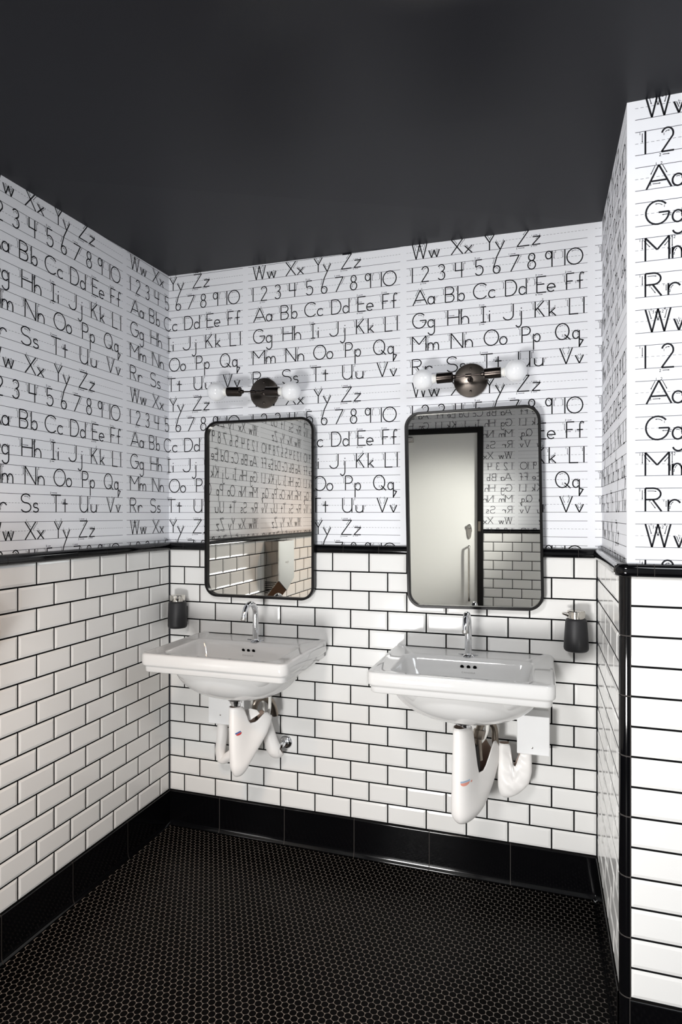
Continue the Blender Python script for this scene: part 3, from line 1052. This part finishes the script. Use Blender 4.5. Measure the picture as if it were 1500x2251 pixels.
def bag(name, t, L, A, z0, ztl, zta, zn, dz, r1, r2, cw=(-.55, -.1, .1, .6), pinch=.5, n=56, m=26, zend=None, wave=0.0):
    """two-legged vinyl sleeve: one pocket at the bottom, notched between the legs at the top."""
    L, A = Vector(L), Vector(A)
    e = (A - L)
    full = e.length
    e.normalize()
    f = Vector((-e.y, e.x))

    def interp(tab, x):
        if x <= tab[0][0]:
            return tab[0][1]
        for (a, b), (c, d_) in zip(tab[:-1], tab[1:]):
            if x <= c:
                q_ = (x - a) / (c - a)
                return b + (d_ - b) * q_
        return tab[-1][1]
    sm = lambda q_: q_ * q_ * (3 - 2 * q_)
    rings = []
    for i in range(m + 1):
        s_ = (i / m) ** 1.25
        ring = []
        for k in range(n):
            th = 2 * PI * k / n
            c, s = math.cos(th), math.sin(th)
            if c < cw[0]:
                zt = ztl
            elif c < cw[1]:
                zt = ztl + (zn - ztl) * sm((c - cw[0]) / (cw[1] - cw[0]))
            elif c < cw[2]:
                zt = zn
            elif c < cw[3]:
                zt = zn + (zta - zn) * sm((c - cw[2]) / (cw[3] - cw[2]))
            else:
                zt = zta
                if zend is not None:
                    zt = zta + (zend - zta) * (c - cw[3]) / (1 - cw[3])
            z = z0 + s_ * (zt - z0)
            h = z - z0
            d_ = interp(dz, z)
            round_ = math.sqrt(max(0.0, 1 - max(0.0, 1 - h / .05) ** 2)) * .97 + .03
            ra, rb = interp(r1, z) * round_, interp(r2, z) * round_
            x0, x1 = -ra, d_ + rb
            a, mid = (x1 - x0) / 2, (x1 + x0) / 2
            pn = pinch * min(1, max(0, h - .05) / .12)
            pn += wave * math.sin(9 * z / .06 + 4 * th) * min(1, h / .06)
            wd = (ra * (1 - c) / 2 + rb * (1 + c) / 2) * (1 - pn * (1 - c * c) ** 2)
            # rounder ends
            v = math.copysign(abs(s) ** .75, s)
            p_ = L + e * (mid + a * c) + f * (wd * v)
            ring.append((p_.x, p_.y, z))
        rings.append(ring)
    mb = MB()
    mb.rings(rings, 0, True, True, False)
    o = mb.build(name, [M['vinyl'], M['vinyl_in']], t, angle=80)
    md = o.modifiers.new('thickness', 'SOLIDIFY')
    md.thickness = .003
    md.offset = -1
    md.material_offset = 1
    md.material_offset_rim = 0
    return o


def patch(name, parent, rs, i0, i1, k0, k1, mt, off=.0006):
    """printed mark lying on a sheath surface."""
    n = len(rs[0])
    mb = MB()
    rows = []
    for i in range(i0, i1 + 1):
        c = sum((Vector(p) for p in rs[i]), Vector()) / n
        rows.append([tuple(Vector(rs[i][k % n]) + (Vector(rs[i][k % n]) - c).normalized() * off) for k in range(k0, k1 + 1)])
    mb.rings(rows, 0, False)
    return mb.build(name, mt, parent)


def decal(name, parent, sleeve, cx, cz, rows, tilt, mt):
    """printed mark following the sleeve surface; rows: (x0, x1, z) relative to the mark's centre."""
    bm = bmesh.new()
    bm.from_mesh(sleeve.data)
    tree = BVHTree.FromBMesh(bm)
    bm.free()
    ct, st = math.cos(tilt), math.sin(tilt)
    out = []
    for x0, x1, z in rows:
        r = []
        for q_ in range(7):
            a = x0 + (x1 - x0) * q_ / 6
            px, pz = cx + a * ct - z * st, cz + a * st + z * ct
            hit = tree.ray_cast(Vector((px, -1.0, pz)), Vector((0, 1, 0)))
            y = hit[0].y if hit[0] is not None else -.28
            r.append((px, y - .0012, pz))
        out.append(r)
    mb = MB()
    mb.rings(out, 0, False)
    return mb.build(name, mt, parent, recalc=False)


def oval_rows(w, h, dx=0.0, n=6):
    return [(dx - w * math.cos(math.asin(min(1, q_ / n * .97))), dx + w * math.cos(math.asin(min(1, q_ / n * .97))), -h * q_ / n) for q_ in range(n + 1)]


# left sink
t = thing('trap_cover', 'white vinyl trap cover hanging under the left basin with a red and blue mark', 'pipe cover', (0, 0, 0), 'white pipe covers')
sl = bag('cover_sleeve', t, (.472, -.250), (.604, -.048), .374, .655, .612, .580,
    [(.374, .006), (.42, .022), (.453, .046), (.519, .094), (.57, .120), (.61, .130)], [(.374, .021), (.42, .027), (.50, .031), (.58, .0325), (.66, .031)], [(.374, .028), (.45, .034), (.53, .040), (.61, .034)], zend=.585)
decal('blue_mark', t, sl, .4880, .5530, [(-.0080, .0080, .0062), (-.0080, .0080, .0035), (-.0080, .0080, .0006)], .42, M['blue'])
decal('red_mark', t, sl, .4880, .5530, oval_rows(.0080, .0078), .42, M['red'])
mb = MB()
mb.lathe([(.0028, 0), (.0028, .003), (.0001, .0032)], (.566, -.113, .585), (.15, -.85, .4), 12)
mb.build('fastener', M['darkrubber'], t)

t = thing('supply_cover', 'small white vinyl cover dangling below the box left of the left trap cover', 'pipe cover', (0, 0, 0), 'white pipe covers')
sheath('cover_sleeve', t, [(.300, -.050, .525), (.297, -.052, .45), (.292, -.055, .385), (.302, -.058, .352), (.330, -.060, .365), (.372, -.062, .40), (.40, -.064, .43)],
       [.022, .023, .023, .020, .021, .022, .022], [.022, .022, .022, .020, .020, .021, .021], 7, wave=.03)
t = thing('supply_cover', 'white vinyl cover between the left trap cover and a chrome wall flange', 'pipe cover', (0, 0, 0), 'white pipe covers')
sheath('cover_sleeve', t, [(.512, -.072, .565), (.522, -.070, .52), (.536, -.066, .46), (.548, -.060, .425), (.560, -.052, .413), (.572, -.045, .420)],
       [.020, .024, .030, .032, .030, .024], [.020, .022, .026, .028, .027, .022], 7)
t = thing('wall_flange', 'round chrome wall flange at the right end of the small left cover', 'pipe flange', (.578, 0, .437))
mb = MB()
mb.lathe([(.029, 0), (.028, .005), (.023, .010), (.015, .014), (.011, .014)], (0, 0, 0), (0, -1, 0), 36)
mb.build('escutcheon', M['chrome'], t)
mb = MB()
mb.lathe([(.011, .0), (.011, .05)], (0, 0, 0), (-.12, -1, 0), 20)
mb.build('pipe_stub', M['chrome'], t)

t = thing('drain_pipe', 'chrome drain tailpiece under the left basin', 'pipe', (0, 0, 0), 'drain pipes')
mb = MB()
mb.lathe([(.031, .0), (.032, -.004), (.031, -.008)], (.468, -.250, .688), (0, 0, 1), 32)
mb.build('gasket', M['darkrubber'], t)
mb = MB()
mb.lathe([(.024, 0), (.024, -.012), (.019, -.013), (.019, -.15)], (.468, -.250, .680), (0, 0, 1), 28)
mb.build('tailpiece', M['chrome'], t)
mb = MB()
mb.tube(spline([(.500, -.150, .575), (.498, -.152, .62), (.510, -.14, .655), (.530, -.11, .655), (.548, -.08, .62), (.552, -.06, .57)], 6), .0155, 18)
mb.build('trap_bend', M['brass'], t)
mb = MB()
mb.tube(spline([(.492, -.165, .60), (.495, -.162, .655), (.505, -.15, .69)], 6), .006, 12)
mb.build('white_fitting', M['hose'], t)
t = thing('supply_hose', 'white supply hose dropping behind the left trap cover', 'hose', (0, 0, 0), 'supply hoses')
mb = MB()
mb.tube(spline([(.545, -.105, .73), (.552, -.112, .67), (.553, -.118, .61), (.543, -.120, .575), (.528, -.118, .595), (.520, -.112, .66), (.520, -.105, .72)], 8), .0068, 14)
mb.build('hose', M['hose'], t)
t = thing('pipe_flap', 'folded white vinyl flap tucked behind the left trap cover', 'flap', (0, 0, 0))
mb = MB()
fl = [(.484, -.205, .627), (.510, -.205, .635), (.535, -.200, .629), (.545, -.195, .614), (.516, -.205, .593), (.490, -.207, .579)]
mb.add(fl, [tuple(range(len(fl)))])
fo = mb.build('flap', M['vinyl'], t, smooth=False)
md = fo.modifiers.new('thickness', 'SOLIDIFY')
md.thickness = .004


def junction(x0, x1, z0, z1, label, screw):
    t = thing('junction_box', label, 'box', ((x0 + x1) / 2, 0, z0), 'white boxes under the basins')
    hw = (x1 - x0) / 2
    mb = MB()
    mb.box(-hw, hw, -.086, -.0005, 0, z1 - z0)
    bevel(mb.build('box_cover', M['plastic'], t, smooth=False), .003, 3)
    mb = MB()
    mb.lathe([(.003, 0), (.003, .0015), (.0001, .002)], (screw[0] - (x0 + x1) / 2, -.0858, screw[1] - z0), (0, -1, 0), 14)
    mb.build('screw', M['steel'], t)
    return t


junction(.250, .420, .512, .672, 'white plastic box on the wall behind the left trap cover', (.308, .552))
junction(1.534, 1.6485, .534, .676, 'white plastic box on the wall under the right end of the right basin', (1.588, .560))

# right sink
t = thing('trap_cover', 'white vinyl trap cover hanging lowest, under the right basin', 'pipe cover', (0, 0, 0), 'white pipe covers')
sl = bag('cover_sleeve', t, (1.353, -.250), (1.452, -.060), .326, .668, .580, .488,
    [(.326, .030), (.345, .062), (.37, .092), (.41, .130), (.45, .160), (.50, .188), (.56, .200)], [(.326, .040), (.40, .043), (.50, .0415), (.67, .037)], [(.326, .036), (.42, .040), (.52, .040), (.60, .034)], zend=.515)
decal('blue_mark', t, sl, 1.3700, .4820, [(-.0170, .0120, .0065), (-.0170, .0120, .0040), (-.0170, .0120, .0012)], 0, M['pale_blue'])
decal('red_mark', t, sl, 1.3700, .4820, oval_rows(.0145, .0105, -.0025), 0, M['pale_red'])
decal('red_dot', t, sl, 1.3700, .4820, [(.0145, .0185, .000), (.0145, .0185, -.006)], 0, M['pale_red'])
t = thing('supply_cover', 'crumpled white vinyl cover under the white box at the right basin', 'pipe cover', (0, 0, 0), 'white pipe covers')
bag('cover_sleeve', t, (1.490, -.068), (1.575, -.056), .358, .562, .535, .480,
    [(.358, .008), (.38, .030), (.42, .058), (.46, .066), (.54, .064)], [(.358, .024), (.45, .027), (.57, .022)], [(.358, .024), (.42, .030), (.54, .033)], pinch=.75, wave=.16, m=34, n=64, cw=(-.35, -.06, .0, .35))
t = thing('drain_pipe', 'metal drain pipe with bend under the right basin', 'pipe', (0, 0, 0), 'drain pipes')
mb = MB()
mb.lathe([(.031, .0), (.032, -.004), (.031, -.008)], (1.360, -.246, .688), (0, 0, 1), 32)
mb.build('gasket', M['darkrubber'], t)
mb = MB()
mb.lathe([(.024, 0), (.024, -.012), (.019, -.013), (.019, -.15)], (1.360, -.246, .680), (0, 0, 1), 28)
mb.build('tailpiece', M['chrome'], t)
mb = MB()
mb.tube(spline([(1.405, -.155, .52), (1.400, -.150, .60), (1.408, -.13, .640), (1.430, -.105, .648), (1.452, -.085, .62), (1.456, -.075, .56), (1.458, -.07, .52)], 6), .0125, 18)
mb.build('trap_bend', M['brass'], t)
mb = MB()
mb.lathe([(.019, -.016), (.021, -.012), (.021, .012), (.019, .016)], (1.402, -.150, .612), (.2, .2, 1), 8)
mb.build('slip_nut', M['brass'], t)
mb = MB()
mb.tube([(1.385, -.165, .575), (1.392, -.160, .50), (1.396, -.158, .46)], .017, 16)
mb.build('dark_bend', M['darkrubber'], t)
t = thing('supply_hose', 'white supply hose curving behind the right trap cover', 'hose', (0, 0, 0), 'supply hoses')
mb = MB()
mb.tube(spline([(1.432, -.115, .730), (1.434, -.125, .67), (1.428, -.135, .615), (1.408, -.145, .582), (1.388, -.150, .585), (1.376, -.15, .61)], 8), .0072, 14)
mb.build('hose', M['hose'], t)
t = thing('supply_hose', 'white supply hose rising behind the drain of the right basin', 'hose', (0, 0, 0), 'supply hoses')
mb = MB()
mb.tube(spline([(1.392, -.11, .73), (1.402, -.105, .685), (1.418, -.10, .655), (1.432, -.09, .645)], 8), .0068, 14)
mb.build('hose', M['hose'], t)

# ------------------------------------------------------------------ hand dryer on the left wall (seen in the left mirror)
t = thing('hand_dryer', 'hand dryer with V-shaped bottom reflected in the left mirror', 'hand dryer', (0, -1.18, 1.09))
y0, y1, zt, zs, za, d = -.12, .12, .158, -.085, -.156, .100
prof = [(y0, zt), (y1, zt), (y1, zs), (0, za), (y0, zs)]
mb = MB()
DRP = -.115
profw = [(a, b if b > 0 else b + DRP) for a, b in prof]
mb.add([(.001, a, b) for a, b in profw] + [(d - .006, a, b) for a, b in prof], [(0, 1, 6, 5), (4, 3, 2, 1, 0), (5, 6, 7, 8, 9)], 0)
mb.build('body', M['dryer_side'], t, smooth=False)
mb = MB()
mb.add([(d - .006, a * 1.0, b) for a, b in prof] + [(d, a * .985, b * .985) for a, b in prof], [(5, 6, 7, 8, 9), (0, 1, 6, 5), (1, 2, 7, 6), (2, 3, 8, 7), (3, 4, 9, 8), (4, 0, 5, 9)], 0)
fp = mb.build('front_panel', M['dryer_silver'], t, smooth=False)
pol = []
x = 0
for ch in 'dyson':
    for s in GL[ch]:
        ribbon([(x + a * .008, b * .018) for a, b in s], .0016, pol)
    x += .0105
mb = MB()
for pl in pol:
    mb.add([(d + .0004, -(.026 - p_[0]), .018 + p_[1]) for p_ in pl], [tuple(range(len(pl)))])
mb.build('lettering', M['stamp'], fp, smooth=False)
for s, ya in ((1, y1), (-1, y0)):
    mb = MB()
    mb.add([(.001, ya, zt), (d - .006, ya, zt), (d - .006, ya, zs), (.001, ya, zs + DRP)], [(0, 1, 2, 3)])
    sdp = mb.build('side_panel', M['dryer_side'], t, smooth=False)
    for k in range(7):
        mb = MB()
        mb.box(.004, .080 - k * .009, ya - .0006 if s > 0 else ya - .0014, ya + .0014 if s > 0 else ya + .0006, zs - .010 - k * .011, zs - .0055 - k * .011)
        mb.build('intake_slot', M['hole'], sdp, smooth=False)
    mb = MB()
    mb.add([(.001, ya, zs + DRP), (d - .006, ya, zs), (d - .006, 0, za), (.001, 0, za + DRP)], [(0, 1, 2, 3)])
    mb.build('bottom_plate', M['dryer_floor_tint'], t, smooth=False)
